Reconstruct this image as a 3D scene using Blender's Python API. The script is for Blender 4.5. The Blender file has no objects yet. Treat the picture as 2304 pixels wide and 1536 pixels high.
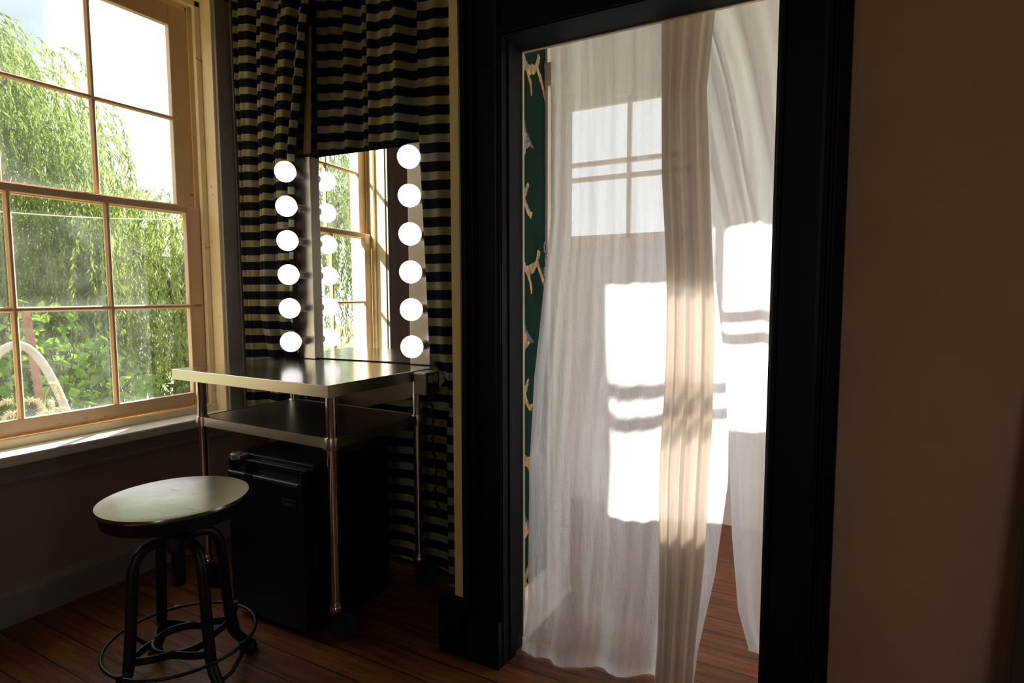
import bpy, bmesh, math, random
from mathutils import Vector, Matrix, noise

random.seed(7)
scene = bpy.context.scene
COL = scene.collection
PI = math.pi

# ------------------------------------------------------------------ camera
FPX, CAM_H = 1337.0, 1.25
YAW, PITCH, ROLL = map(math.radians, (28.68, -4.585, -0.18))
fwd = Vector((-math.sin(YAW)*math.cos(PITCH), math.cos(YAW)*math.cos(PITCH), math.sin(PITCH)))
rgt = Vector((math.cos(YAW), math.sin(YAW), 0))
upv = rgt.cross(fwd)
rgt, upv = rgt*math.cos(ROLL)+upv*math.sin(ROLL), upv*math.cos(ROLL)-rgt*math.sin(ROLL)
CPOS = Vector((0, 0, CAM_H))
cam_data = bpy.data.cameras.new('camera')
cam_data.sensor_width = 36.0
cam_data.lens = FPX/2304.0*36.0
cam_data.clip_start = 0.02
cam_data.clip_end = 300
cam = bpy.data.objects.new('camera', cam_data)
COL.objects.link(cam)
m = Matrix((rgt, upv, -fwd)).transposed().to_4x4()
m.translation = CPOS
cam.matrix_world = m
scene.camera = cam


def hit(px, py, axis, val):
    """World point seen at photo pixel (px,py) on the plane axis=val (used to survey the room)."""
    d = rgt*((px-1152)/FPX) - upv*((py-768)/FPX) + fwd
    t = (val-CPOS[axis])/d[axis]
    return CPOS + d*t


# ------------------------------------------------------------------ object helpers
def tag(o, label=None, cat=None, group=None, kind=None):
    if label: o['label'] = label
    if cat: o['category'] = cat
    if group: o['group'] = group
    if kind: o['kind'] = kind
    return o


def empty(name, loc=(0, 0, 0), rz=0.0):
    o = bpy.data.objects.new(name, None)
    COL.objects.link(o)
    o.location = loc
    o.rotation_euler = (0, 0, rz)
    o.empty_display_size = 0.05
    return o


class MB:
    def __init__(s):
        s.v = []; s.f = []; s.mi = []; s.uv = {}

    def add(s, verts, faces, mi=0):
        b = len(s.v)
        s.v.extend([tuple(v) for v in verts])
        for f in faces:
            s.f.append(tuple(i+b for i in f)); s.mi.append(mi)

    def box(s, x0, x1, y0, y1, z0, z1, mi=0):
        if x0 > x1: x0, x1 = x1, x0
        if y0 > y1: y0, y1 = y1, y0
        if z0 > z1: z0, z1 = z1, z0
        s.add([(x0, y0, z0), (x1, y0, z0), (x1, y1, z0), (x0, y1, z0), (x0, y0, z1), (x1, y0, z1), (x1, y1, z1), (x0, y1, z1)],
              [(0, 3, 2, 1), (4, 5, 6, 7), (0, 1, 5, 4), (1, 2, 6, 5), (2, 3, 7, 6), (3, 0, 4, 7)], mi)

    def prism(s, poly, axis, a, b, mi=0):
        """extrude a 2D polygon along an axis. poly coords are the other two axes in order."""
        n = len(poly)
        def P(p, t):
            if axis == 0: return (t, p[0], p[1])
            if axis == 1: return (p[0], t, p[1])
            return (p[0], p[1], t)
        vs = [P(p, a) for p in poly]+[P(p, b) for p in poly]
        fs = [tuple(range(n))[::-1], tuple(range(n, 2*n))]
        for i in range(n):
            j = (i+1) % n
            fs.append((i, j, n+j, n+i))
        s.add(vs, fs, mi)

    def tube(s, pts, rad, seg=10, cap=True, mi=0, closed=False, flat=1.0):
        pts = [Vector(p) for p in pts]
        n = len(pts)
        rads = rad if isinstance(rad, (list, tuple)) else [rad]*n
        ring = []
        ref = None
        for i, p in enumerate(pts):
            if closed:
                t = (pts[(i+1) % n]-pts[i-1])
            else:
                t = (pts[min(i+1, n-1)]-pts[max(i-1, 0)])
            t.normalize()
            if ref is None:
                ref = Vector((0, 0, 1)) if abs(t.z) < .9 else Vector((1, 0, 0))
            a = t.cross(ref)
            if a.length < 1e-5:
                a = t.orthogonal()
            a.normalize()
            b = t.cross(a); b.normalize()
            ref = -b if False else a.cross(t)
            ring.append([p + a*math.cos(2*PI*k/seg)*rads[i] + b*math.sin(2*PI*k/seg)*rads[i]*flat for k in range(seg)])
        vs = [v for r in ring for v in r]
        fs = []
        last = n if closed else n-1
        for i in range(last):
            j = (i+1) % n
            for k in range(seg):
                l = (k+1) % seg
                fs.append((i*seg+k, i*seg+l, j*seg+l, j*seg+k))
        if cap and not closed:
            fs.append(tuple(range(seg))[::-1])
            fs.append(tuple((n-1)*seg+k for k in range(seg)))
        s.add(vs, fs, mi)

    def lathe(s, prof, seg=32, c=(0, 0, 0), mi=0, axis='z'):
        """prof: list of (r, h)."""
        vs = []; fs = []
        n = len(prof)
        for r, h in prof:
            r = max(r, 1e-5)
            for k in range(seg):
                a = 2*PI*k/seg
                x, y, z = r*math.cos(a), r*math.sin(a), h
                if axis == '-y': x, y, z = x, -z, y
                vs.append((c[0]+x, c[1]+y, c[2]+z))
        for i in range(n-1):
            for k in range(seg):
                l = (k+1) % seg
                fs.append((i*seg+k, i*seg+l, (i+1)*seg+l, (i+1)*seg+k))
        if prof[0][0] > 1e-4: fs.append(tuple(range(seg))[::-1])
        if prof[-1][0] > 1e-4: fs.append(tuple((n-1)*seg+k for k in range(seg)))
        s.add(vs, fs, mi)

    def build(s, name, mat, parent=None, smooth=False, bevel=0, auto=None, loc=(0, 0, 0), solid=0, uvs=None, subd=0):
        me = bpy.data.meshes.new(name)
        me.from_pydata(s.v, [], s.f)
        mats = mat if isinstance(mat, (list, tuple)) else [mat]
        for q in mats: me.materials.append(q)
        if len(mats) > 1:
            me.polygons.foreach_set('material_index', s.mi)
        if smooth or auto:
            me.polygons.foreach_set('use_smooth', [True]*len(me.polygons))
            if auto:
                me.set_sharp_from_angle(angle=math.radians(auto))
        if uvs is not None:
            ul = me.uv_layers.new(name='UVMap')
            for lp in me.loops:
                ul.data[lp.index].uv = uvs[lp.vertex_index]
        me.update()
        o = bpy.data.objects.new(name, me)
        COL.objects.link(o)
        o.location = loc
        if parent: o.parent = parent
        if bevel:
            md = o.modifiers.new('bevel', 'BEVEL'); md.width = bevel; md.segments = 2
            md.limit_method = 'ANGLE'; md.angle_limit = math.radians(40)
        if solid:
            md = o.modifiers.new('solid', 'SOLIDIFY'); md.thickness = solid; md.offset = 0
        if subd:
            md = o.modifiers.new('sub', 'SUBSURF'); md.levels = subd; md.render_levels = subd
        return o


def struct(name, mb, mat, **k):
    return tag(mb.build(name, mat, **k), kind='structure')


# ------------------------------------------------------------------ material helpers
class NT:
    def __init__(s, name):
        s.m = bpy.data.materials.new(name); s.m.use_nodes = True
        s.t = s.m.node_tree; s.t.nodes.clear()
        s.out = s.n('ShaderNodeOutputMaterial')

    def n(s, t, **kw):
        nd = s.t.nodes.new(t)
        for k, v in kw.items():
            if k in nd.inputs.keys() if isinstance(k, str) else False:
                pass
            setattr(nd, k, v)
        return nd

    def l(s, a, b): s.t.links.new(a, b)

    def noise(s, scale=5, detail=4, rough=.55, coord='Object', stretch=(1, 1, 1), dist=0):
        tc = s.n('ShaderNodeTexCoord'); mp = s.n('ShaderNodeMapping')
        mp.inputs['Scale'].default_value = stretch
        s.l(tc.outputs[coord], mp.inputs['Vector'])
        nz = s.n('ShaderNodeTexNoise')
        nz.inputs['Scale'].default_value = scale; nz.inputs['Detail'].default_value = detail
        nz.inputs['Roughness'].default_value = rough; nz.inputs['Distortion'].default_value = dist
        s.l(mp.outputs[0], nz.inputs['Vector'])
        return nz.outputs['Fac']

    def ramp(s, fac, stops):
        r = s.n('ShaderNodeValToRGB')
        el = r.color_ramp.elements
        while len(el) > 1: el.remove(el[-1])
        el[0].position = stops[0][0]; el[0].color = (*stops[0][1], 1)
        for p, c in stops[1:]:
            e = el.new(p); e.color = (*c, 1)
        s.l(fac, r.inputs['Fac'])
        return r.outputs['Color']

    def math(s, op, a, b=None, clamp=False):
        nd = s.n('ShaderNodeMath', operation=op, use_clamp=clamp)
        for i, q in enumerate((a, b)):
            if q is None: continue
            if isinstance(q, (int, float)): nd.inputs[i].default_value = q
            else: s.l(q, nd.inputs[i])
        return nd.outputs[0]

    def mixc(s, fac, a, b, mode='MIX'):
        nd = s.n('ShaderNodeMix', data_type='RGBA', blend_type=mode)
        for i, q in ((0, fac), (6, a), (7, b)):
            if isinstance(q, (int, float)): nd.inputs[i].default_value = q
            elif isinstance(q, (tuple, list)): nd.inputs[i].default_value = (*q, 1)
            else: s.l(q, nd.inputs[i])
        return nd.outputs[2]

    def bump(s, h, strength=.3, dist=.01):
        b = s.n('ShaderNodeBump')
        b.inputs['Strength'].default_value = strength; b.inputs['Distance'].default_value = dist
        s.l(h, b.inputs['Height'])
        return b.outputs['Normal']

    def pbr(s, color, rough=.5, metal=0, normal=None, spec=.5, coat=0, emit=None, emit_s=0):
        p = s.n('ShaderNodeBsdfPrincipled')
        def put(k, v):
            if isinstance(v, (int, float)): p.inputs[k].default_value = v
            elif isinstance(v, (tuple, list)): p.inputs[k].default_value = (*v, 1)
            else: s.l(v, p.inputs[k])
        put('Base Color', color); put('Roughness', rough); put('Metallic', metal)
        put('Specular IOR Level', spec)
        if coat: put('Coat Weight', coat)
        if normal is not None: s.l(normal, p.inputs['Normal'])
        if emit is not None:
            put('Emission Color', emit); put('Emission Strength', emit_s)
        return p.outputs[0]

    def done(s, sh):
        s.l(sh, s.out.inputs['Surface']); return s.m


def mat_simple(name, c, rough=.5, metal=0, var=.15, scale=8, bump=0, spec=.5, stretch=(1, 1, 1), coat=0):
    t = NT(name)
    nz = t.noise(scale, 5, .6, stretch=stretch)
    lo = tuple(x*(1-var) for x in c); hi = tuple(min(1, x*(1+var)) for x in c)
    col = t.ramp(nz, [(.3, lo), (.7, hi)])
    nm = t.bump(nz, bump, .004) if bump else None
    return t.done(t.pbr(col, rough, metal, nm, spec, coat))


M = {}


def mat_painted_wood(name, c, worn, amount=.62, rough=.45):
    """old paint with worn patches showing darker wood"""
    t = NT(name)
    n1 = t.noise(6, 6, .65, stretch=(1, 1, 1))
    n2 = t.noise(38, 6, .7, stretch=(1, .25, 1))
    base = t.ramp(n1, [(.3, tuple(x*.88 for x in c)), (.7, c)])
    w = t.ramp(t.math('MULTIPLY', n1, n2), [(amount*.55, (0, 0, 0)), (amount*.62, (1, 1, 1))])
    col = t.mixc(w, base, worn)
    return t.done(t.pbr(col, rough, 0, t.bump(n2, .15, .003)))


M['wall_brown'] = mat_simple('wall_brown', (.50, .32, .21), .75, var=.12, scale=2.5, bump=.03)
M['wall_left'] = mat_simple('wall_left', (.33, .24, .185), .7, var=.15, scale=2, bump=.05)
M['wall_tan'] = mat_simple('wall_tan', (.80, .58, .22), .7, var=.1, scale=4)
M['ceiling'] = mat_simple('ceiling', (.70, .66, .60), .8)
M['grey_trim'] = mat_simple('grey_trim', (.27, .25, .23), .5, var=.15, scale=5, bump=.05)
M['black_trim'] = mat_simple('black_trim', (.003, .0032, .005), .5, var=.4, scale=6, bump=.04, spec=.18)
M['black_reflect_tint'] = mat_simple('black_reflect_tint', (.004, .0065, .008), .65, var=.3, scale=5, spec=.18)  # black jamb tinted blue-green to mimic light reflected off the wallpaper
M['cream_frame'] = mat_painted_wood('cream_frame', (.92, .78, .50), (.45, .30, .17), .68)
M['sash_wood'] = mat_painted_wood('sash_wood', (.82, .56, .35), (.38, .19, .09), .66)
M['sill_white'] = mat_painted_wood('sill_white', (.80, .76, .68), (.35, .25, .18), .68)
M['white_paint'] = mat_simple('white_paint', (.72, .66, .55), .5, var=.06)
M['white_wall'] = mat_simple('white_wall', (.68, .75, .84), .8, var=.05)
M['edge_white'] = mat_simple('edge_white', (.75, .66, .52), .6, var=.1)


def mat_floor(name):
    t = NT(name)
    tc = t.n('ShaderNodeTexCoord')
    sp = t.n('ShaderNodeSeparateXYZ'); t.l(tc.outputs['Object'], sp.inputs[0])
    w = 0.105
    row = t.math('FLOOR', t.math('DIVIDE', sp.outputs['Y'], w))
    fr = t.math('FRACT', t.math('DIVIDE', sp.outputs['Y'], w))
    seam = t.math('LESS_THAN', t.math('ABSOLUTE', t.math('SUBTRACT', fr, .5)), .475)
    wn = t.n('ShaderNodeTexWhiteNoise', noise_dimensions='1D'); t.l(row, wn.inputs['W'])
    cb = t.n('ShaderNodeCombineXYZ')
    t.l(t.math('ADD', sp.outputs['X'], t.math('MULTIPLY', wn.outputs['Value'], 17.0)), cb.inputs['X'])
    t.l(sp.outputs['Y'], cb.inputs['Y'])
    mp = t.n('ShaderNodeMapping'); mp.inputs['Scale'].default_value = (1.2, 14, 1)
    t.l(cb.outputs[0], mp.inputs['Vector'])
    nz = t.n('ShaderNodeTexNoise'); nz.inputs['Scale'].default_value = 3.2; nz.inputs['Detail'].default_value = 8; nz.inputs['Roughness'].default_value = .65
    t.l(mp.outputs[0], nz.inputs['Vector'])
    col = t.ramp(nz.outputs['Fac'], [(.28, (.045, .014, .006)), (.45, (.17, .058, .021)), (.6, (.27, .095, .035)), (.78, (.36, .15, .065))])
    tint = t.ramp(wn.outputs['Value'], [(0, (.72, .72, .72)), (1, (1.0, 1.0, 1.0))])
    col = t.mixc(1.0, col, tint, 'MULTIPLY')
    col = t.mixc(seam, (.02, .008, .004), col)
    n2 = t.noise(2.2, 4, .6)
    rough = t.math('ADD', t.math('MULTIPLY', n2, .25), .28)
    h = t.math('ADD', t.math('MULTIPLY', seam, .6), t.math('MULTIPLY', nz.outputs['Fac'], .3))
    return t.done(t.pbr(col, rough, 0, t.bump(h, .25, .004), .45))


M['floor'] = mat_floor('floor_wood')


def mat_steel(name, c=(.55, .54, .52), rough=.22, stretch=(1, 60, 1), bs=.04):
    t = NT(name)
    nz = t.noise(20, 3, .6, stretch=stretch)
    r = t.math('ADD', t.math('MULTIPLY', nz, .12), rough-.05)
    return t.done(t.pbr(c, r, 1.0, t.bump(nz, bs, .001)))


M['steel'] = mat_steel('brushed_steel', (.74, .74, .75), .15, (2, 60, 2), .01)
M['steel_edge'] = mat_steel('steel_edge', (.66, .61, .53), .30, (2, 2, 40), 0.0)
M['steel_dark'] = mat_steel('galvanised_shelf', (.30, .31, .33), .32, (3, 40, 3), .01)
M['chrome'] = mat_steel('polished_chrome', (.72, .70, .67), .10, (1, 1, 1), 0.0)
M['chrome_strip'] = mat_steel('light_strip_chrome', (.72, .66, .58), .33, (1, 1, 30), .0)
M['socket'] = mat_simple('socket_metal', (.30, .22, .18), .4, .6)
M['black_plastic'] = mat_simple('black_plastic', (.007, .007, .008), .4, var=.2, spec=.3)
M['black_gloss'] = mat_simple('black_gloss', (.006, .006, .007), .28, var=.2, spec=.3)
M['dark_grey'] = mat_simple('dark_grey', (.03, .03, .03), .45)
M['badge_text'] = mat_simple('badge_text', (.22, .22, .23), .35, .7)
M['rubber'] = mat_simple('rubber', (.009, .009, .010), .6)
M['iron'] = mat_simple('stool_iron', (.022, .021, .022), .42, .55, var=.4, scale=12, bump=.06)
M['grey_box'] = mat_simple('outlet_box_steel', (.30, .28, .24), .4, .5)
M['receptacle'] = mat_simple('receptacle', (.30, .29, .26), .5)
M['dark_board'] = mat_simple('dark_board_wood', (.045, .02, .01), .45, var=.35, scale=6, bump=.05, stretch=(1, 1, .2))
M['paper'] = mat_simple('paper_scrap', (.55, .5, .45), .7)

# mirror
t = NT('mirror_glass'); g = t.n('ShaderNodeBsdfGlossy'); g.inputs['Color'].default_value = (.93, .94, .92, 1); g.inputs['Roughness'].default_value = 0.0
M['mirror'] = t.done(g.outputs[0])
# bulb
t = NT('bulb_glow'); M['bulb'] = t.done(t.pbr((.9, .9, .9), .35, 0, None, .5, 0, (1.0, .95, .93), 1.25))


# stool seat: worn bronze-ish metal
def mat_seat():
    t = NT('stool_seat_metal')
    n1 = t.noise(7, 5, .6); n2 = t.noise(55, 4, .7, stretch=(1, 3, 1)); n3 = t.noise(9, 3, .5, stretch=(.6, 3.4, 1), dist=.4)
    col = t.ramp(n1, [(.3, (.21, .19, .16)), (.7, (.29, .27, .235))])
    sc = t.ramp(n3, [(.66, (0, 0, 0)), (.70, (1, 1, 1))])
    col = t.mixc(sc, col, (.08, .06, .04))
    return t.done(t.pbr(col, t.math('ADD', t.math('MULTIPLY', n2, .12), .15), .85, t.bump(n2, .05, .002)))


M['seat'] = mat_seat()


# glass pane with a film of grime, plus an even haze paling the trees
def mat_pane(name='window_glass', haze=.34):
    t = NT(name)
    tr = t.n('ShaderNodeBsdfTransparent'); tr.inputs['Color'].default_value = (.96, .98, .96, 1)
    gl = t.n('ShaderNodeBsdfGlossy'); gl.inputs['Roughness'].default_value = 0.02; gl.inputs['Color'].default_value = (1, 1, 1, 1)
    fr = t.n('ShaderNodeFresnel'); fr.inputs['IOR'].default_value = 1.25
    mx = t.n('ShaderNodeMixShader'); t.l(fr.outputs[0], mx.inputs[0]); t.l(tr.outputs[0], mx.inputs[1]); t.l(gl.outputs[0], mx.inputs[2])
    df = t.n('ShaderNodeBsdfTranslucent'); df.inputs['Color'].default_value = (.9, .92, .88, 1)
    tc = t.n('ShaderNodeTexCoord'); sp = t.n('ShaderNodeSeparateXYZ'); t.l(tc.outputs['UV'], sp.inputs[0])
    edge = t.math('MAXIMUM', t.math('ABSOLUTE', t.math('SUBTRACT', t.math('FRACT', sp.outputs['X']), .5)),
                  t.math('ABSOLUTE', t.math('SUBTRACT', t.math('FRACT', sp.outputs['Y']), .5)))
    e2 = t.math('MULTIPLY', t.math('SUBTRACT', edge, .40, True), 3.0, True)
    nz = t.noise(3.0, 6, .65)
    n2 = t.noise(14, 4, .6, stretch=(1, 1, .3))
    a = t.math('MULTIPLY', t.math('SUBTRACT', nz, .42, True), 1.1, True)
    f = t.math('ADD', t.math('MULTIPLY', a, n2), t.math('MULTIPLY', e2, t.math('MULTIPLY', n2, .9)))
    f = t.math('ADD', t.math('MULTIPLY', f, haze, True), .016)
    m2 = t.n('ShaderNodeMixShader'); t.l(f, m2.inputs[0]); t.l(mx.outputs[0], m2.inputs[1]); t.l(df.outputs[0], m2.inputs[2])
    return t.done(m2.outputs[0])


M['pane'] = mat_pane()


# ------------------------------------------------------------------ world, sun, view
wd = bpy.data.worlds.new('sky'); scene.world = wd; wd.use_nodes = True
nt = wd.node_tree; nt.nodes.clear()
wo = nt.nodes.new('ShaderNodeOutputWorld'); bg = nt.nodes.new('ShaderNodeBackground')
tc = nt.nodes.new('ShaderNodeTexCoord'); nz = nt.nodes.new('ShaderNodeTexNoise')
nz.inputs['Scale'].default_value = 2.6; nz.inputs['Detail'].default_value = 5
cr = nt.nodes.new('ShaderNodeValToRGB')
cr.color_ramp.elements[0].position = .45; cr.color_ramp.elements[0].color = (1.25, 1.27, 1.28, 1)
cr.color_ramp.elements[1].position = .95; cr.color_ramp.elements[1].color = (.43, .50, .555, 1)
# a gap in the bright cloud, high on the left
gap = nt.nodes.new('ShaderNodeVectorMath'); gap.operation = 'DOT_PRODUCT'
gd = Vector((-.90, .30, .34)).normalized(); gap.inputs[1].default_value = gd
nrm = nt.nodes.new('ShaderNodeVectorMath'); nrm.operation = 'NORMALIZE'
nt.links.new(tc.outputs['Generated'], nrm.inputs[0]); nt.links.new(nrm.outputs[0], gap.inputs[0])
mr1 = nt.nodes.new('ShaderNodeMapRange'); mr1.inputs['From Min'].default_value = .984; mr1.inputs['From Max'].default_value = .999
nt.links.new(gap.outputs['Value'], mr1.inputs['Value'])
av = nt.nodes.new('ShaderNodeMath'); av.operation = 'MULTIPLY_ADD'
nt.links.new(nz.outputs['Fac'], av.inputs[0]); av.inputs[1].default_value = .4
nt.links.new(mr1.outputs[0], av.inputs[2])
nt.links.new(tc.outputs['Generated'], nz.inputs['Vector']); nt.links.new(av.outputs[0], cr.inputs['Fac'])
nt.links.new(cr.outputs['Color'], bg.inputs['Color']); bg.inputs['Strength'].default_value = 1.75
nt.links.new(bg.outputs[0], wo.inputs['Surface'])

sd = bpy.data.lights.new('sun', 'SUN'); sd.energy = 21.0; sd.angle = math.radians(.6); sd.color = (1.0, .955, .89)
sun = bpy.data.objects.new('sun', sd); COL.objects.link(sun)
SUNV = Vector((.60, -1.0, -.72)).normalized()
sun.rotation_euler = SUNV.to_track_quat('-Z', 'Y').to_euler()
sun.location = (-6, 9, 8)

scene.view_settings.view_transform = 'Standard'
scene.view_settings.look = 'None'
scene.view_settings.exposure = 0.0
scene.cycles.max_bounces = 10
scene.cycles.diffuse_bounces = 5
scene.cycles.transparent_max_bounces = 16
scene.cycles.caustics_reflective = False
scene.cycles.caustics_refractive = False

# ------------------------------------------------------------------ room shell
XW = -2.73          # inner face of the window wall
YD = 1.64           # front of the doorway casing
YB = 2.19           # alcove back wall
CEIL = 3.25

b = MB(); b.box(-3.08, 2.6, -2.6, 3.42, -.12, 0)
struct('floor', b, M['floor'])
b = MB(); b.box(-3.08, 2.6, -2.6, 3.42, CEIL, CEIL+.1)
struct('ceiling', b, M['ceiling'])

WY0, WY1, WZ0, WZ1 = .650, 1.935, .60, 2.68     # window opening
b = MB()
XO = -3.05
b.box(XO, XW, -2.6, WY0-.035, 0, CEIL); b.box(XO, XW, WY1+.035, 3.42, 0, CEIL)
b.box(XO, XW, WY0-.035, WY1+.035, 0, WZ0); b.box(XO, XW, WY0-.035, WY1+.035, WZ1+.035, CEIL)
struct('wall_left', b, M['wall_left'])

b = MB(); b.box(XW, -.98, YB, YB+.06, 0, CEIL)
struct('wall_alcove', b, M['wall_brown'])

b = MB(); b.box(-3.08, .35, -2.7, -2.6, 0, CEIL); b.box(1.15, 2.6, -2.7, -2.6, 0, CEIL); b.box(.35, 1.15, -2.7, -2.6, 0, .6); b.box(.35, 1.15, -2.7, -2.6, 2.5, CEIL); struct('wall_rear', b, M['wall_brown'])  # opening added out of view to light the doorway wall
b = MB(); b.box(1.65, 1.75, -2.6, 1.80, 0, CEIL); struct('wall_right', b, M['wall_brown'])

# doorway wall (plaster face slightly behind the casing)
OX0, OX1, OZ = -.945, -.150, 2.048
b = MB()
b.box(OX1+.005, 1.75, 1.662, 1.79, 0, CEIL)
b.box(-1.08, OX1+.005, 1.662, 1.79, OZ+.005, CEIL)
struct('wall_doorway', b, M['wall_brown'])
b = MB()
b.box(-1.138, OX0-.005, 1.660, 1.79, 0, OZ+.005); b.box(-1.138, -1.08, 1.660, 1.79, OZ+.005, CEIL)
struct('trim_1', b, M['wall_tan'])

# wallpapered stub wall of the next room
GX = -.98


def ribbon(mb, pts, w, x, mi):
    # resample the stroke and roughen its outline so it reads as a knotty branch
    n0 = len(pts); w = list(w) if isinstance(w, (list, tuple)) else [w]*n0
    P, Wd = [], []
    for i in range(n0-1):
        a, b_, c, d = pts[max(i-1, 0)], pts[i], pts[i+1], pts[min(i+2, n0-1)]
        for k in range(6):
            t = k/6
            q = [.5*(2*b_[e]+(c[e]-a[e])*t+(2*a[e]-5*b_[e]+4*c[e]-d[e])*t*t+(3*b_[e]-a[e]-3*c[e]+d[e])*t**3) for e in (0, 1)]
            j = noise.noise(Vector((q[0]*60, q[1]*60, 2)))
            P.append((q[0]+.004*j, q[1]+.003*noise.noise(Vector((q[0]*50, q[1]*50, 8)))))
            Wd.append((w[i]+(w[i+1]-w[i])*t)*(1+.5*j)*1.15)
    P.append(pts[-1]); Wd.append(w[-1]*1.1)
    pts, w = P, Wd
    """flat strip of wallpaper print lying on the plane X=x; pts are (y,z), w half widths"""
    vs = []; fs = []
    n = len(pts)
    for i, (y, z) in enumerate(pts):
        y0, z0 = pts[max(i-1, 0)]; y1, z1 = pts[min(i+1, n-1)]
        ty, tz = y1-y0, z1-z0; L = math.hypot(ty, tz) or 1
        ny, nz_ = -tz/L, ty/L
        ww = w[i] if isinstance(w, (list, tuple)) else w
        vs += [(x, y+ny*ww, z+nz_*ww), (x, y-ny*ww, z-nz_*ww)]
    for i in range(n-1):
        fs.append((2*i, 2*i+1, 2*i+3, 2*i+2))
    mb.add(vs, fs, mi)


b = MB(); b.box(-1.138, GX, 1.79, YB, 0, CEIL, 0)
rep = .70
for base in (hit(1195, 150, 0, GX).z, hit(1195, 150, 0, GX).z-rep, hit(1195, 150, 0, GX).z-2*rep, hit(1195, 150, 0, GX).z+rep):
    y0 = 1.83
    # forked branch with knots
    ribbon(b, [(y0, base+.055), (y0+.03, base+.02), (y0+.075, base-.015), (y0+.12, base-.005), (y0+.15, base+.015), (y0+.17, base+.06)], [.010, .012, .015, .013, .009, .010], GX+.0012, 1)
    ribbon(b, [(y0+.075, base-.02), (y0+.10, base-.06), (y0+.11, base-.10)], [.010, .008, .004], GX+.0014, 1)
    ribbon(b, [(y0+.15, base+.015), (y0+.19, base-.03), (y0+.225, base-.085), (y0+.23, base-.12)], [.008, .009, .007, .004], GX+.0014, 1)
    # lower upright twig
    zz = base-.34
    ribbon(b, [(y0, zz-.10), (y0+.02, zz-.02), (y0+.05, zz+.05), (y0+.065, zz+.10)], [.010, .011, .012, .008], GX+.0012, 1)
    ribbon(b, [(y0+.05, zz+.05), (y0+.09, zz+.065)], [.009, .006], GX+.0014, 1)
    zz = base-.47
    ribbon(b, [(y0, zz-.01), (y0+.045, zz+.01), (y0+.085, zz+.06)], [.012, .012, .006], GX+.0012, 1)
    ribbon(b, [(y0+.045, zz+.01), (y0+.085, zz-.04), (y0+.11, zz-.05)], [.012, .009, .012], GX+.0014, 1)
    # netted blue wedge
    z1 = base-.04; z2 = base-.27
    vs = [(GX+.0008, 1.80, z1)]; 
    vs += [(GX+.0008, 1.80, z2), (GX+.0008, 1.96, z2-.01), (GX+.0008, 1.90, z2+.04), (GX+.0008, 1.865, z2+.12)]
    b.add(vs, [(0, 1, 2, 3, 4)], 2)
tg = NT('wallpaper_green'); nzf = tg.noise(3, 4)
M['wp_green'] = tg.done(tg.pbr(tg.ramp(nzf, [(.3, (.003, .020, .015)), (.7, (.005, .030, .021))]), .85, 0, None, .1))
tg = NT('wallpaper_gold'); nzf = tg.noise(40, 5, .7, stretch=(1, 1, .5))
M['wp_gold'] = tg.done(tg.pbr(tg.ramp(nzf, [(.35, (.13, .06, .018)), (.5, (.42, .25, .08)), (.65, (.60, .42, .17))]), .5))
tg = NT('wallpaper_blue'); tcn = tg.n('ShaderNodeTexCoord'); vo = tg.n('ShaderNodeTexVoronoi', feature='DISTANCE_TO_EDGE'); vo.inputs['Scale'].default_value = 75
tg.l(tcn.outputs['Object'], vo.inputs['Vector'])
M['wp_blue'] = tg.done(tg.pbr(tg.ramp(vo.outputs['Distance'], [(.05, (.13, .15, .20)), (.12, (.03, .045, .075))]), .6))
struct('wall_wallpaper', b, [M['wp_green'], M['wp_gold'], M['wp_blue']])

# baseboards
b = MB(); b.prism([(GX, 0), (GX+.022, 0), (GX+.022, .135), (GX+.012, .155), (GX, .165)], 1, 1.80, YB+.06)
b.prism([(GX+.022, 0), (GX+.036, 0), (GX+.034, .012), (GX+.022, .022)], 1, 1.80, YB+.06)
struct('baseboard_wallpaper', b, M['white_paint'])
b = MB(); b.prism([(XW, 0), (XW+.022, 0), (XW+.022, .115), (XW+.012, .14), (XW, .145)], 1, -2.6, YB)
struct('baseboard_left', b, M['grey_trim'])
b = MB(); b.box(-1.19, -1.07, 1.628, 1.79, 0, .185); b.prism([(-1.183, .185), (-1.07, .185), (-1.07, .20), (-1.17, .20)], 1, 1.634, 1.79)
struct('baseboard_doorway', b, M['black_trim'], bevel=.004)
b = MB(); b.prism([(1.662, 0), (1.64, 0), (1.64, .16), (1.652, .185), (1.662, .19)], 0, .012, 1.65)
struct('baseboard_right', b, M['black_trim'])

# white casing and opening at the end of the wallpapered wall
b = MB()
zt = hit(1232, 198, 0, GX).z
b.box(GX, GX+.012, 2.052, YB+.06, .165, zt); b.box(GX, GX+.022, 2.085, YB+.06, .165, zt)
b.box(GX, GX+.028, 2.05, YB+.075, zt, zt+.075); b.box(GX, GX+.036, 2.045, YB+.08, zt+.06, zt+.08)
b.box(GX, GX+.010, 2.052, YB+.06, zt+.08, CEIL)
b.box(GX-.12, GX+.02, YB+.06, YB+.075, 0, zt)
struct('trim_2', b, M['white_paint'])

# ------------------------------------------------------------------ door casing
def casing_profile(flip):
    # (x,y) cross-section measured from the opening edge outwards; y negative = towards the room
    prof = [(0, 0), (0, -.012), (.006, -.018), (.014, -.018), (.018, -.012), (.096, -.012), (.102, -.020), (.112, -.022),
            (.116, -.016), (.122, -.016), (.126, -.030), (.140, -.034), (.150, -.030), (.152, 0)]
    return [(p[0]*flip, p[1]) for p in prof]


b = MB()
for x0, fl, w in ((OX0, -1, .145/.152), (OX1, 1, 1.06)):
    poly = [(x0+p[0]*w, 1.664+p[1]) for p in casing_profile(fl)]
    b.prism(poly, 2, 0, OZ+.152)
poly = [(1.664+p[1], OZ+p[0]) for p in casing_profile(1)]
b.prism(poly, 0, OX0-.005, OX1+.005)
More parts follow.
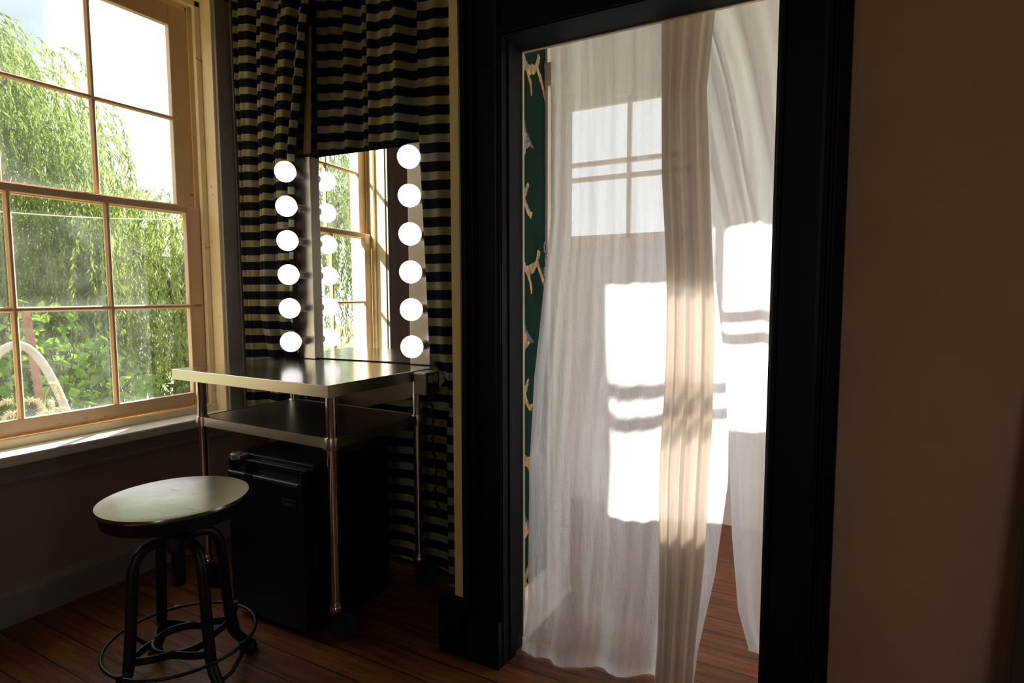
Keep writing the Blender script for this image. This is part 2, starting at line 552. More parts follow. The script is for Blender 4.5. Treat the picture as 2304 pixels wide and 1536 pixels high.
# plinth thickening at the foot of the left casing
b.box(OX0-.146, OX0-.001, 1.628, 1.662, 0, .16)
struct('trim_3', b, M['black_trim'], bevel=.0015)
# jamb lining
b = MB()
b.box(OX0-.005, OX0, 1.652, 1.80, 0, OZ); b.box(OX1, OX1+.005, 1.652, 1.80, 0, OZ); b.box(OX0-.005, OX1+.005, 1.652, 1.80, OZ, OZ+.005)
b.box(OX0, OX0+.006, 1.70, 1.74, 0, OZ); b.box(OX1-.006, OX1, 1.70, 1.74, 0, OZ)
struct('door_1', b, M['black_reflect_tint'])
b = MB()
b.box(OX0-.03, OX0+.0035, 1.80, 1.812, .03, OZ); b.box(OX0, OX1, 1.80, 1.812, OZ-.004, OZ+.03); b.box(OX1-.003, OX1+.03, 1.80, 1.812, .03, OZ)
struct('trim_4', b, M['edge_white'])

# ------------------------------------------------------------------ far wall of the next room with its window and two openings added for light
FY = 3.30
W0, W1, WB, WT = -1.565, -.70, 1.555, 2.35
FT = .06
V0, V1, VB, VT = .10, 2.42, .5, 2.95
b = MB()
b.box(-2.73, -2.66, FY, FY+FT, 0, CEIL); b.box(-1.98, W0, FY, FY+FT, 0, CEIL); b.box(-2.66, -1.98, FY, FY+FT, 0, .6); b.box(-2.66, -1.98, FY, FY+FT, 2.9, CEIL); b.box(W1, V0, FY, FY+FT, 0, CEIL); b.box(V1, 2.6, FY, FY+FT, 0, CEIL)
b.box(W0, W1, FY, FY+FT, 0, WB); b.box(W0, W1, FY, FY+FT, WT, CEIL)
b.box(V0, V1, FY, FY+FT, 0, VB); b.box(V0, V1, FY, FY+FT, VT, CEIL)
struct('wall_far', b, M['white_wall'])
b = MB(); b.box(2.5, 2.6, 1.8, 1.95, 0, CEIL); b.box(2.5, 2.6, 3.2, 3.3, 0, CEIL); b.box(2.5, 2.6, 1.95, 3.2, 0, .5); b.box(2.5, 2.6, 1.95, 3.2, 2.95, CEIL); struct('wall_next_room', b, M['white_wall'])  # unseen opening added to brighten the sheers from behind


def small_window(name, x0, x1, z0, z1, y):
    r = tag(empty(name, (0, 0, 0)), kind='structure')
    f = MB()
    f.box(x0-.08, x0, y-.02, y, z0-.08, z1+.08); f.box(x1, x1+.08, y-.02, y, z0-.08, z1+.08)
    f.box(x0, x1, y-.02, y, z1, z1+.08); f.box(x0-.1, x1+.1, y-.05, y, z0-.04, z0)
    f.build('window_frame', M['white_paint'], r)
    s_ = MB(); yy = y+.012
    zm = z0+(z1-z0)*.49
    for a, c in ((x0, x0+.02), (x1-.02, x1)): s_.box(a, c, yy, yy+.03, z0, z1)
    s_.box(x0, x1, yy, yy+.03, z0, z0+.035); s_.box(x0, x1, yy, yy+.03, z1-.03, z1)
    s_.box(x0, x1, yy, yy+.03, zm+.045, zm+.07); s_.box(x0, x1, yy-.02, yy+.01, zm-.045, zm-.02)
    xm = x0+(x1-x0)*(.585 if name == 'window_2' else .5)
    s_.box(xm-.011, xm+.011, yy, yy+.025, z0, z1)
    s_.build('sash', M['white_paint'], r)
    return r


small_window('window_2', W0, W1, WB, WT, FY)
small_window('fill_window_left', -2.66, -1.98, .6, 2.9, FY)  # unseen window added to let more sky light into the next room
small_window('fill_window_right', V0, V1, VB, VT, FY)  # unseen window added for bounce light behind the curtains

# ------------------------------------------------------------------ big sash window in the left wall
w1 = tag(empty('window_1', (0, 0, 0)), kind='structure')
b = MB()
# jamb boards, head and sub-sill
b.box(-2.955, XW+.004, WY1, WY1+.035, WZ0, WZ1+.035); b.box(-2.955, XW+.004, WY0-.035, WY0, WZ0, WZ1+.035)
b.box(-2.955, XW+.004, WY0, WY1, WZ1, WZ1+.035); b.box(-2.98, -2.78, WY0, WY1, WZ0, WZ0+.055); b.box(-3.13, -2.98, WY0, WY1, WZ0-.02, WZ0+.02)
# stops
for y0, y1 in ((WY1-.028, WY1), (WY0, WY0+.028)):
    b.box(-2.830, -2.806, y0, y1, WZ0+.05, WZ1); b.box(-2.871, -2.864, y0, y1, WZ0+.05, WZ1)
    b.box(-2.935, -2.908, max(y0, WY1-.012) if y0 > 1 else y0, y1 if y0 > 1 else WY0+.012, WZ0+.05, WZ1)
b.box(-2.830, -2.806, WY0, WY1, WZ1-.028, WZ1); b.box(-2.935, -2.908, WY0, WY1, WZ1-.03, WZ1)
b.box(-2.830, -2.798, WY0, WY1, .655, .692)
b.build('window_frame', M['cream_frame'], w1, bevel=.003)
b = MB()
b.box(XW, XW+.022, WY1+.012, WY1+.115, WZ0+.05, WZ1+.15); b.box(XW, XW+.022, WY0-.115, WY0-.012, WZ0+.05, WZ1+.15)
b.box(XW, XW+.022, WY0-.115, WY1+.115, WZ1+.012, WZ1+.15)
b.box(XW+.022, XW+.034, WY1+.09, WY1+.115, WZ0+.05, WZ1+.15)
b.build('window_casing', M['grey_trim'], w1, bevel=.003)
b = MB(); b.box(-2.83, -2.665, WY0-.13, WY1+.115, .615, .658)
b.build('window_sill', M['sill_white'], w1, bevel=.008)
b = MB(); b.prism([(XW, .535), (XW+.02, .535), (XW+.026, .55), (XW+.02, .56), (XW+.03, .615), (XW, .615)], 1, WY0-.11, WY1+.11)
b.build('apron', M['grey_trim'], w1)


def muntin(mb, axis, c, a0, a1, x0, x1, w=.0135):
    """moulded glazing bar: wider at the room-side fillet"""
    if axis == 'v':
        mb.prism([(x0, c-w*.55), (x0+(x1-x0)*.6, c-w), (x1-.004, c-w*.55), (x1, c-w*.4), (x1, c+w*.4), (x1-.004, c+w*.55), (x0+(x1-x0)*.6, c+w), (x0, c+w*.55)], 2, a0, a1)
    else:
        mb.prism([(x0, c-w*.55), (x0+(x1-x0)*.6, c-w), (x1, c-w*.4), (x1, c+w*.4), (x0+(x1-x0)*.6, c+w), (x0, c+w*.55)], 1, a0, a1)


def sash(name, x0, x1, gy0, gy1, gz0, gz1, zb, zt, zm, stile):
    s_ = MB()
    s_.box(x0, x1, gy0-stile, gy0, zb, zt); s_.box(x0, x1, gy1, gy1+stile, zb, zt)
    s_.box(x0, x1, gy0, gy1, zb, gz0); s_.box(x0, x1, gy0, gy1, gz1, zt)
    for c in (gy0+(gy1-gy0)/3, gy0+(gy1-gy0)*2/3): muntin(s_, 'v', c, gz0, gz1, x0+.004, x1)
    muntin(s_, 'h', zm, gy0, gy1, x0+.005, x1-.001, .0115)
    o = s_.build(name, M['sash_wood'], w1, bevel=.003)
    g_ = MB()
    xg = (x0+x1)/2-.005
    g_.add([(xg, gy0-.004, gz0-.004), (xg, gy1+.004, gz0-.004), (xg, gy1+.004, gz1+.004), (xg, gy0-.004, gz1+.004)], [(0, 1, 2, 3)])
    g_.build('pane', M['pane'], o, uvs=[(0, 0), (3, 0), (3, 2), (0, 2)])
    return o


def K(y): return y*1.0125
def KZ(z): return 1.25+(z-1.25)*1.0125


sash('lower_sash', -2.864, -2.833, K(.745), K(1.812), KZ(.765), KZ(1.648), .690, KZ(1.680), KZ(1.194), .076)
sash('upper_sash', -2.904, -2.873, K(.745), K(1.794), KZ(1.690), KZ(2.530), KZ(1.645), KZ(2.625), KZ(2.098), .094)

# ------------------------------------------------------------------ work table
TR = math.radians(-2.0)
TW, TD, TH = .935, .60, .940
ct = Vector((-1.512, 1.457, 0)) + Matrix.Rotation(TR, 3, 'Z') @ Vector((-TW/2, TD/2, 0))
tb = tag(empty('work_table', ct, TR), 'stainless steel rolling work table with a lower shelf, standing by the lighted mirror', 'table')
b = MB()
hx, hy = TW/2, TD/2
b.box(-hx, hx, -hy, hy, TH-.003, TH)
top = b.build('tabletop', M['steel'], tb, bevel=.0015)
b = MB()
for (x0, x1, y0, y1) in ((-hx, hx, -hy, -hy+.0015), (-hx, hx, hy-.0015, hy), (-hx, -hx+.0015, -hy, hy), (hx-.0015, hx, -hy, hy)):
    b.box(x0, x1, y0, y1, TH-.042, TH-.002)
b.box(-hx+.001, hx-.001, -hy+.001, hy-.001, TH-.043, TH-.039)
b.build('tabletop_rim', M['steel_edge'], top)
LX0, LX1, LY0, LY1 = -hx+.125, hx-.040, -hy+.048, hy-.085
lx = ly = 0
SHZ = .743
b = MB()
b.box(LX0, LX1, LY0, LY1, SHZ-.003, SHZ)
sh = b.build('shelf', M['steel_dark'], tb)
b = MB()
for y in (LY0-.014, LY1+.010): b.box(LX0, LX1, y, y+.004, SHZ-.036, SHZ+.001)
for x in (LX0-.014, LX1+.010): b.box(x, x+.004, LY0, LY1, SHZ-.036, SHZ+.001)
b.build('shelf_edge', M['steel_edge'], sh)
for sx in (-1, 1):
    for sy in (-1, 1):
        lx = abs(LX0 if sx < 0 else LX1); ly = abs(LY0 if sy < 0 else LY1)
        b = MB(); b.tube([(sx*lx, sy*ly, .135), (sx*lx, sy*ly, TH-.040)], .0195, 20)
        lg = b.build('leg', M['chrome'], tb, smooth=False, auto=40)
        b = MB(); b.lathe([(.0245, SHZ-.040), (.0255, SHZ-.038), (.0255, SHZ+.002), (.0245, SHZ+.004)], 20, (sx*lx, sy*ly, 0))
        b.box(sx*lx-.028*(sx > 0), sx*lx+.028*(sx < 0), sy*ly-.018, sy*ly+.018, SHZ-.038, SHZ)
        b.build('shelf_clamp', M['steel_edge'], lg, auto=40)
        b = MB(); b.lathe([(.0195, .150), (.026, .147), (.027, .138), (.024, .134), (.027, .130), (.027, .118), (.022, .112), (.02, .106)], 24, (sx*lx, sy*ly, 0))
        b.build('caster_collar', M['chrome'], lg, auto=40)
        # swivel fork and wheel, trailing to the back right
        dx, dy = .020, .020
        cx_, cy_ = sx*lx+dx, sy*ly+dy
        b = MB()
        a = math.atan2(dy, dx); ca, sa = math.cos(a), math.sin(a)
        for s_ in (-.021, .021):
            p = [(-.022, .108), (.020, .108), (.034, .055), (.022, .040), (.006, .050)]
            vs = []
            for off in (s_-.0015, s_+.0015):
                vs += [(sx*lx+u*ca-off*sa, sy*ly+u*sa+off*ca, z) for u, z in p]
            n = len(p)
            b.add(vs, [tuple(range(n))[::-1], tuple(range(n, 2*n))]+[(i, (i+1) % n, n+(i+1) % n, n+i) for i in range(n)])
        b.lathe([(.025, .102), (.027, .108), (.02, .112)], 20, (sx*lx, sy*ly, 0))
        b.build('caster_fork', M['iron'], lg)
        b = MB()
        prof = [(.008, -.016), (.044, -.016), (.050, -.010), (.050, .010), (.044, .016), (.008, .016)]
        vs = []; fs = []; seg = 28
        for r, h in prof:
            for k in range(seg):
                q = 2*PI*k/seg
                u, z = r*math.cos(q), r*math.sin(q)
                vs.append((cx_+u*ca-h*sa, cy_+u*sa+h*ca, .0505+z))
        for i in range(len(prof)-1):
            for k in range(seg):
                l = (k+1) % seg; fs.append((i*seg+k, i*seg+l, (i+1)*seg+l, (i+1)*seg+k))
        fs.append(tuple(range(seg))); fs.append(tuple((len(prof)-1)*seg+k for k in range(seg)))
        b.add(vs, fs)
        b.build('caster_wheel', M['rubber'], lg, auto=40)

# ------------------------------------------------------------------ mini fridge under the table
fr = tag(empty('mini_fridge', (-1.835, 1.44, 0)), 'small black mini fridge standing on the floor under the steel table', 'refrigerator')
FW, FD, FH = .405, .46, .635
b = MB(); b.box(-FW/2, FW/2, .052, FD, .02, FH-.012); b.box(-FW/2-.004, FW/2+.004, .05, FD, FH-.014, FH+.004)
for x in (-FW/2+.03, FW/2-.03):
    for y in (.09, FD-.05): b.lathe([(.014, 0), (.014, .022)], 12, (x, y, 0))
b.build('cabinet', M['black_plastic'], fr, bevel=.004)
b = MB()
b.box(-FW/2, FW/2, 0, .045, .035, FH-.055)
b.box(-FW/2, -FW/2+.006, .004, .045, FH-.055, FH-.012); b.box(FW/2-.012, FW/2, .0, .045, FH-.055, FH-.012)
b.box(-FW/2, FW/2, .026, .045, FH-.055, FH-.012)
b.box(-FW/2+.10, -FW/2+.106, .002, .03, FH-.058, FH-.016)
dr = b.build('door', M['black_gloss'], fr, bevel=.004)
b = MB(); b.prism([(0, FH-.055), (-.004, FH-.058), (-.004, FH-.066), (0, FH-.07)], 0, -FW/2+.005, -FW/2+.10)
b.prism([(0, FH-.055), (-.004, FH-.058), (-.004, FH-.066), (0, FH-.07)], 0, -FW/2+.15, FW/2-.02)
b.build('handle_lip', M['dark_grey'], dr)
b = MB(); b.lathe([(.022, FH-.016), (.022, FH+.004), (.017, FH+.008), (.009, FH+.008), (.008, FH+.002)], 20, (-FW/2+.022, .024, 0))
b.box(-FW/2+.02, -FW/2+.06, .012, .07, FH-.010, FH+.002)
b.build('hinge_cover', M['grey_box'], fr, auto=40)
b = MB()
bx0, bx1, bz0, bz1 = .098, .168, FH-.150, FH-.117
b.box(bx0, bx1, -.0025, 0, bz0, bz1)
bd = b.build('badge', M['black_plastic'], dr)
b = MB()
b.box(bx0, bx1, -.0035, -.002, bz1-.002, bz1); b.box(bx0, bx1, -.0035, -.002, bz0, bz0+.0012)
b.box(bx0, bx0+.0012, -.0035, -.002, bz0, bz1); b.box(bx1-.0012, bx1, -.0035, -.002, bz0, bz1)
b.build('badge_rim', M['badge_text'], bd) if False else None
fc = bpy.data.curves.new('badge_lettering', 'FONT'); fc.body = 'Emerson'; fc.size = .0165; fc.extrude = .0005
fc.align_x = 'CENTER'; fc.align_y = 'CENTER'
tmp = bpy.data.objects.new('badge_lettering_tmp', fc); COL.objects.link(tmp)
dg = bpy.context.evaluated_depsgraph_get()
me = bpy.data.meshes.new_from_object(tmp.evaluated_get(dg))
bpy.data.objects.remove(tmp)
rot = Matrix.Translation(Vector(((bx0+bx1)/2, -.0032, (bz0+bz1)/2-.001))) @ Matrix.Rotation(PI/2, 4, 'X')
me.transform(rot)
b2 = MB(); b2.add([tuple(v.co) for v in me.vertices], [tuple(p.vertices) for p in me.polygons])
b2.box(bx0, bx1, -.0035, -.002, bz1-.002, bz1); b2.box(bx0, bx0+.0012, -.0035, -.002, bz0, bz1); b2.box(bx1-.0012, bx1, -.0035, -.002, bz0, bz1)
b2.build('badge_lettering', M['badge_text'], bd)

# ------------------------------------------------------------------ stool
SX, SY = -1.820, 1.10
st = tag(empty('stool', (SX, SY, 0)), 'round metal workshop stool with four bent black legs and a foot ring', 'stool')
SZ = .615
b = MB(); b.lathe([(.0, SZ-.008), (.17, SZ-.006), (.205, SZ-.002), (.2135, SZ-.001), (.2155, SZ-.006), (.2145, SZ-.012), (.200, SZ-.014), (0, SZ-.014)][::-1], 72)
seat_o = b.build('seat', M['seat'], st, auto=35)
b = MB(); b.lathe([(.200, SZ-.012), (.2135, SZ-.0125), (.210, SZ-.022), (.204, SZ-.050), (.198, SZ-.056), (.190, SZ-.054), (.188, SZ-.03), (0, SZ-.03)][::-1], 72)
b.build('seat_rim', M['iron'], seat_o, auto=35)
b = MB()
b.lathe([(.0, SZ-.03), (.075, SZ-.03), (.075, SZ-.042), (.035, SZ-.05), (.035, .50), (.05, .495), (.052, .455), (.035, .445), (.028, .44), (.0, .44)][::-1], 28)
b.build('hub', M['iron'], st, auto=40)
b = MB(); b.lathe([(0, .325), (.016, .325), (.020, .332), (.020, .46), (0, .46)], 20); b.build('screw_spindle', M['iron'], st, auto=40)
ANG = [math.radians(a) for a in (78, 171, 261, 357)]


def legpath():
    p = [(.035, .478), (.070, .480), (.095, .474), (.115, .458), (.128, .43), (.134, .39), (.140, .30), (.148, .20), (.154, .135), (.160, .105), (.172, .082), (.195, .052), (.215, .026)]
    return p


for a in ANG:
    ca, sa = math.cos(a), math.sin(a)
    b = MB(); b.tube([(r*ca, r*sa, z) for r, z in legpath()], .0165, 14)
    lg = b.build('leg', M['iron'], st, auto=50)
    b = MB(); b.lathe([(.020, 0), (.024, .004), (.024, .016), (.018, .030), (.012, .034)], 20, (.218*ca, .218*sa, 0)); b.build('foot', M['iron'], lg, auto=40)
b = MB(); RR, RZ = .218, .148
b.tube([(RR*math.cos(2*PI*k/72), RR*math.sin(2*PI*k/72), RZ) for k in range(72)], .0055, 8, closed=True)
ringo = b.build('foot_ring', M['iron'], st, smooth=True)
for a in ANG:
    ca, sa = math.cos(a+.35), math.sin(a+.35)
    c0, s0 = math.cos(a), math.sin(a)
    b = MB(); b.tube([(RR*ca, RR*sa, RZ+.010), (RR*ca*1.01, RR*sa*1.01, RZ-.012), (RR*.98*ca, RR*.98*sa, RZ-.035), (.205*(.6*ca+.4*c0), .205*(.6*sa+.4*s0), .075), (.19*(.2*ca+.8*c0), .19*(.2*sa+.8*s0), .058)], [.009, .009, .0065, .0065, .0065], 10)
    b.build('ring_bracket', M['iron'], ringo, auto=50)
b = MB()
for i in range(4):
    a0, a1 = ANG[i], ANG[(i+1) % 4] + (2*PI if i == 3 else 0)
    pts = []
    for k in range(15):
        u = k/14; a = a0+(a1-a0)*u
        r = .152*(abs(2*u-1)**1.6)*.45 + .083 + .0
        if abs(2*u-1) > .99: r = .152
        pts.append((r*math.cos(a), r*math.sin(a)))
    vs = []; fs = []
    for i2, (x, y) in enumerate(pts):
        L = math.hypot(x, y)
        nx, ny = x/L, y/L
        for d, z in ((-.003, .128), (.003, .128), (.003, .152), (-.003, .152)): vs.append((x+nx*d, y+ny*d, z))
    for i2 in range(len(pts)-1):
        for k in range(4):
            l = (k+1) % 4; fs.append((i2*4+k, i2*4+l, i2*4+4+l, i2*4+4+k))
    b.add(vs, fs)
vs = []; fs = []
for k in range(48):
    a = 2*PI*k/48
    for r, z in ((.080, .128), (.086, .128), (.086, .152), (.080, .152)): vs.append((r*math.cos(a), r*math.sin(a), z))
for k in range(48):
    n = (k+1) % 48
    for q in range(4):
        l = (q+1) % 4; fs.append((k*4+q, k*4+l, n*4+l, n*4+q))
b.add(vs, fs)
b.build('cross_brace', M['iron'], st)

# ------------------------------------------------------------------ lighted vanity mirror
MR = math.radians(3.7)
mr = tag(empty('vanity_mirror', (-1.914, 2.050, 0), MR), 'tall dressing mirror flanked by two chrome strips of round glowing bulbs', 'mirror')
MZ0, MZ1 = .943, 1.892
b = MB(); b.box(-.278, .278, .030, .044, MZ0+.004, MZ1-.004)
b.box(-.278, .278, .044, .056, MZ0, MZ1)
b.build('backing_board', M['dark_grey'], mr)
b = MB(); b.add([(-.278, .0292, MZ0+.002), (.278, .0292, MZ0+.002), (.278, .0292, MZ1-.002), (-.278, .0292, MZ1-.002)], [(0, 1, 2, 3)])
b.build('mirror_glass', M['mirror'], mr)
bulb_me = None
SOCK = None
for sx0, sx1 in ((-.368, -.273), (.273, .373)):
    b = MB(); b.box(sx0, sx1, 0, .052, MZ0, MZ1)
    strip = b.build('light_strip', M['chrome_strip'], mr, bevel=.002)
    cx_ = (sx0+sx1)/2 + (-.002 if sx0 < 0 else .030)
    for k in range(6):
        z = 1.808-.1555*k
        if SOCK is None:
            b = MB(); b.lathe([(.021, 0), (.021, .004), (.0185, .006), (.0185, .046), (.017, .048), (.0, .048)], 24, axis='-y')
            s_o = b.build('socket', M['socket'], strip, auto=40); SOCK = s_o
            b = MB()
            pr = [(.0135, .044), (.0145, .050), (.018, .058)]
            R_ = .0475; cyb = .102
            for q in range(3, 25):
                an = -PI/2+PI*q/24
                r, h = R_*math.cos(an), cyb+R_*math.sin(an)
                if h > .058+.001: pr.append((r, h))
            b.lathe(pr, 36, axis='-y')
            bo = b.build('bulb', M['bulb'], strip, smooth=True); BULB = bo
        else:
            s_o = SOCK.copy(); bo = BULB.copy()
            COL.objects.link(s_o); COL.objects.link(bo)
            s_o.parent = strip; bo.parent = strip
        s_o.location = (cx_, 0, z); bo.location = (cx_, 0, z)

# ------------------------------------------------------------------ outlet box and its cord
ob = tag(empty('outlet_box', (-1.455, 1.935, .892)), 'grey metal outlet box fixed at the back right corner of the steel table', 'outlet')
b = MB(); b.box(-.034, .030, -.045, .045, -.047, .045)
b.build('box_body', M['grey_box'], ob, bevel=.006)
b = MB(); b.box(.0302, .033, -.042, .042, -.044, .042); b.box(.033, .0345, -.006, .012, -.030, -.026)
fp = b.build('cover_plate', M['dark_grey'], ob, bevel=.002)
for y in (-.018, .016):
    b = MB()
    vs = []; fs = []
    for h in (.033, .037):
        for k in range(24):
            a = 2*PI*k/24; vs.append((h, y+.0145*math.cos(a), .020+.0175*math.sin(a)))
    fs = [tuple(range(24, 48))]+[(k, (k+1) % 24, 24+(k+1) % 24, 24+k) for k in range(24)]
    b.add(vs, fs)
    b.build('receptacle', M['receptacle'], fp)
b = MB()
pts = []
for k in range(46):
    u = k/45
    z = .845-.50*u
    pts.append((-1.452+.006*math.sin(u*60)+.03*u, 1.955+.006*math.cos(u*60), z))
b.tube(pts, .0055, 8)
tag(b.build('power_cord', M['rubber'], None, smooth=True), 'dark twisted power cord hanging down from the outlet box', 'cord')

# ------------------------------------------------------------------ striped alcove curtains
def mat_stripes():
    t = NT('striped_cotton')
    tc_ = t.n('ShaderNodeTexCoord'); sp = t.n('ShaderNodeSeparateXYZ'); t.l(tc_.outputs['UV'], sp.inputs[0])
    fr_ = t.math('FRACT', t.math('DIVIDE', sp.outputs['Y'], .0745))
    s_ = t.math('LESS_THAN', fr_, .45)
    n1 = t.noise(5, 4, .6); n2 = t.noise(300, 2, .6, coord='UV')
    light = t.ramp(n1, [(.3, (.21, .19, .09)), (.55, (.30, .275, .17)), (.75, (.27, .27, .225))])
    dark = t.ramp(n1, [(.3, (.012, .009, .010)), (.7, (.016, .018, .028))])
    col = t.mixc(s_, dark, light)
    d = t.n('ShaderNodeBsdfDiffuse'); t.l(col, d.inputs['Color']); t.l(t.bump(n2, .25, .002), d.inputs['Normal'])
    tl = t.n('ShaderNodeBsdfTranslucent'); t.l(col, tl.inputs['Color'])
    mx = t.n('ShaderNodeMixShader'); mx.inputs[0].default_value = .12
    t.l(d.outputs[0], mx.inputs[1]); t.l(tl.outputs[0], mx.inputs[2])
    return t.done(mx.outputs[0])


M['stripes'] = mat_stripes()
M['lining'] = mat_simple('mustard_lining', (.40, .28, .09), .8, var=.15, scale=6)


def interp(tab, z):
    """piecewise linear; tab sorted by descending z: (z, value)"""
    if z >= tab[0][0]: return tab[0][1]
    for (z0, v0), (z1, v1) in zip(tab, tab[1:]):
        if z <= z0 and z >= z1:
            u = (z0-z)/(z0-z1); return v0+(v1-v0)*u
    return tab[-1][1]


def cloth(name, mat, left, right, ztop, zbot, ny, nx, yfun, parent=None, hem=None, solid=0.0, zfun=None):
    """hanging cloth; left/right: tables of (z, x); yfun(s, z, u) gives the fold depth"""
    b = MB(); uvs = []
    for i in range(ny+1):
        zb = zbot
        t_ = i/ny
        for j in range(nx+1):
            s_ = j/nx
            zlo = zfun(s_) if zfun else zbot
            z = ztop+(zlo-ztop)*t_
            x0, x1 = interp(left, z), interp(right, z)
            x, y = yfun(s_, z, x0, x1)
            b.v.append((x, y, z)); uvs.append((s_*abs(right[0][1]-left[0][1])*1.6, z))
    for i in range(ny):
        for j in range(nx):
            a = i*(nx+1)+j
            b.f.append((a, a+1, a+nx+2, a+nx+1)); b.mi.append(0)
    return b.build(name, mat, parent, smooth=True, uvs=uvs, solid=solid)


def fold(s_, centers):
    """sum of rounded pleats: list of (center, width, depth)"""
    v = 0
    for c, w, d in centers:
        q = (s_-c)/w
        if abs(q) < 1: v += d*(.5+.5*math.cos(q*PI))
    return v


LF = [(.07, .09, .022), (.22, .07, .018), (.33, .05, .030), (.46, .09, .034), (.62, .06, .012), (.73, .07, .034), (.86, .06, .028), (.985, .04, .020)]


def y_left(s_, z, x0, x1):
    amp = .75+.4*max(0, min(1, (z-.8)/1.6))
    w = s_+.02*math.sin(z*1.9+s_*4)
    f = .020*math.sin(2*PI*(3.3*w+.05)) + .010*math.sin(2*PI*(7.1*w+.3)) + .006*math.sin(2*PI*(12.3*w+.1*z))
    f = math.copysign(abs(f/.03)**.8*.03, f)
    y = 2.035 - f*amp + .01*noise.noise(Vector((s_*4, z*1.5, 3)))
    # right border swings in front of the light strip, left border tucks into the corner
    y -= .045*max(0, (s_-.55)/.45)**1.5
    if z < 1.15: y += .045*min(1, (1.15-z)/.2)*(1-max(0, (.25-s_)/.25))
    return x0+(x1-x0)*(s_+.012*math.sin(s_*25+z)), y


cl = cloth('striped_curtain', M['stripes'],
           [(3.1, -2.668), (1.0, -2.672), (.5, -2.68)],
           [(3.1, -1.95), (2.45, -2.135), (1.9, -2.235), (1.2, -2.262), (.95, -2.27), (.5, -2.18)], 3.12, .50, 70, 150, y_left,
           zfun=lambda s_: .60-.05*s_)
tag(cl, 'black and tan striped curtain hanging left of the lighted mirror, next to the window', 'curtain')

CF = [(.03, .07, .030), (.16, .05, .020), (.30, .11, .040), (.455, .035, .030), (.52, .05, -.012), (.63, .10, .044), (.80, .06, .028), (.90, .05, -.012), (.97, .05, .03)]


def y_mid(s_, z, x0, x1):
    w = s_+.012*math.sin(z*1.6+s_*6)
    f = .017*math.sin(2*PI*(2.6*w+.62)) + .010*math.sin(2*PI*(5.7*w+.1)) + .006*math.sin(2*PI*(11.0*w+.2)) + .012*max(0, 1-abs(w-.47)/.035) - .012*max(0, 1-abs(w-.83)/.03)
    y = 2.140 - f*1.75 + .008*noise.noise(Vector((s_*5, z*1.2, 9)))
    if z < 2.02: y = max(y, 2.100+.022*s_) if z < 1.93 else max(y, 2.075+.022*s_)
    return x0+(x1-x0)*s_, min(y, YB-.004)


cm = cloth('striped_curtain', M['stripes'], [(3.1, -2.34), (1.5, -2.40)], [(3.1, -1.48), (1.5, -1.48)], 3.12, 1.80, 60, 160, y_mid)
tag(cm, 'black and tan striped curtain gathered above the mirror, ending at its top edge', 'curtain')
b = MB()
# plain turned-back edge of the gathered curtain, a narrow mustard strip
vs = []
zt_, zb_ = hit(694, 60, 1, 2.06).z, hit(690, 346, 1, 2.06).z
for k in range(13):
    u = k/12; z = zt_+(zb_-zt_)*u
    xl = hit(692-12*u, 60+286*u, 1, 2.06).x; xr = hit(698.5-1.5*u, 60+286*u, 1, 2.06).x
    vs += [(xl, 2.064, z), ((xl+xr)/2, 2.058, z), (xr, 2.066, z)]
b.add(vs, [q for k in range(12) for q in ((3*k, 3*k+1, 3*k+4, 3*k+3), (3*k+1, 3*k+2, 3*k+5, 3*k+4))])
tag(b.build('lining_edge', M['lining'], cm, smooth=True), 'plain mustard turned-back lining edge')

RF = [(.0, .10, .020), (.16, .12, .026), (.40, .16, .020), (.62, .14, .03), (.85, .16, .03)]


def y_right(s_, z, x0, x1):
    y = 2.015 - .013*math.sin(2*PI*(1.7*s_+.1*z)) - .008*math.sin(2*PI*(3.9*s_+.4)) + .008*noise.noise(Vector((s_*4, z*1.4, 17)))
    if z < .98: y += .085*min(1, (.98-z)/.12)*max(0, min(1, (-1.40-(x0+(x1-x0)*s_))/.06))
    return x0+(x1-x0)*s_, y


crr = cloth('striped_curtain', M['stripes'],
            [(3.1, -1.53), (2.42, -1.525), (1.87, -1.522), (1.03, -1.488), (.90, -1.455), (.86, -1.47), (.80, -1.60), (.72, -1.95), (.02, -2.05)],
            [(3.1, -1.165), (.02, -1.165)], 3.12, .02, 90, 80, y_right)
tag(crr, 'black and tan striped curtain hanging right of the mirror, reaching down to the floor', 'curtain')

# ------------------------------------------------------------------ sheer doorway curtains
def mat_sheer(name, diff, trans, transp, wr=1.0):
    t = NT(name)
    mp1 = t.noise(3.2, 5, .65, stretch=(7, 7, .55), dist=.3)
    mp2 = t.noise(14, 5, .7, stretch=(3, 3, .8), dist=.6)
    mp3 = t.noise(140, 2, .5)
    h = t.math('ADD', t.math('ADD', t.math('MULTIPLY', mp1, .5), t.math('MULTIPLY', mp2, .6)), t.math('MULTIPLY', mp3, .05))
    nm = t.bump(h, .55*wr, .02)
    d = t.n('ShaderNodeBsdfDiffuse'); d.inputs['Color'].default_value = (*diff, 1); t.l(nm, d.inputs['Normal'])
    tl = t.n('ShaderNodeBsdfTranslucent'); t.l(nm, tl.inputs['Color']) if False else None
    dens = t.ramp(mp1, [(.40, tuple(x*.94 for x in trans)), (.62, trans)])
    t.l(dens, tl.inputs['Color']); t.l(nm, tl.inputs['Normal'])
    tp = t.n('ShaderNodeBsdfTransparent'); tp.inputs['Color'].default_value = (1, 1, 1, 1)
    mx = t.n('ShaderNodeMixShader'); mx.inputs[0].default_value = .70
    t.l(d.outputs[0], mx.inputs[1]); t.l(tl.outputs[0], mx.inputs[2])
    m2 = t.n('ShaderNodeMixShader')
    fac = t.math('ADD', t.math('MULTIPLY', t.math('SUBTRACT', .62, mp1), .22), transp, True)
    t.l(fac, m2.inputs[0])
    t.l(mx.outputs[0], m2.inputs[1]); t.l(tp.outputs[0], m2.inputs[2])
    return t.done(m2.outputs[0])


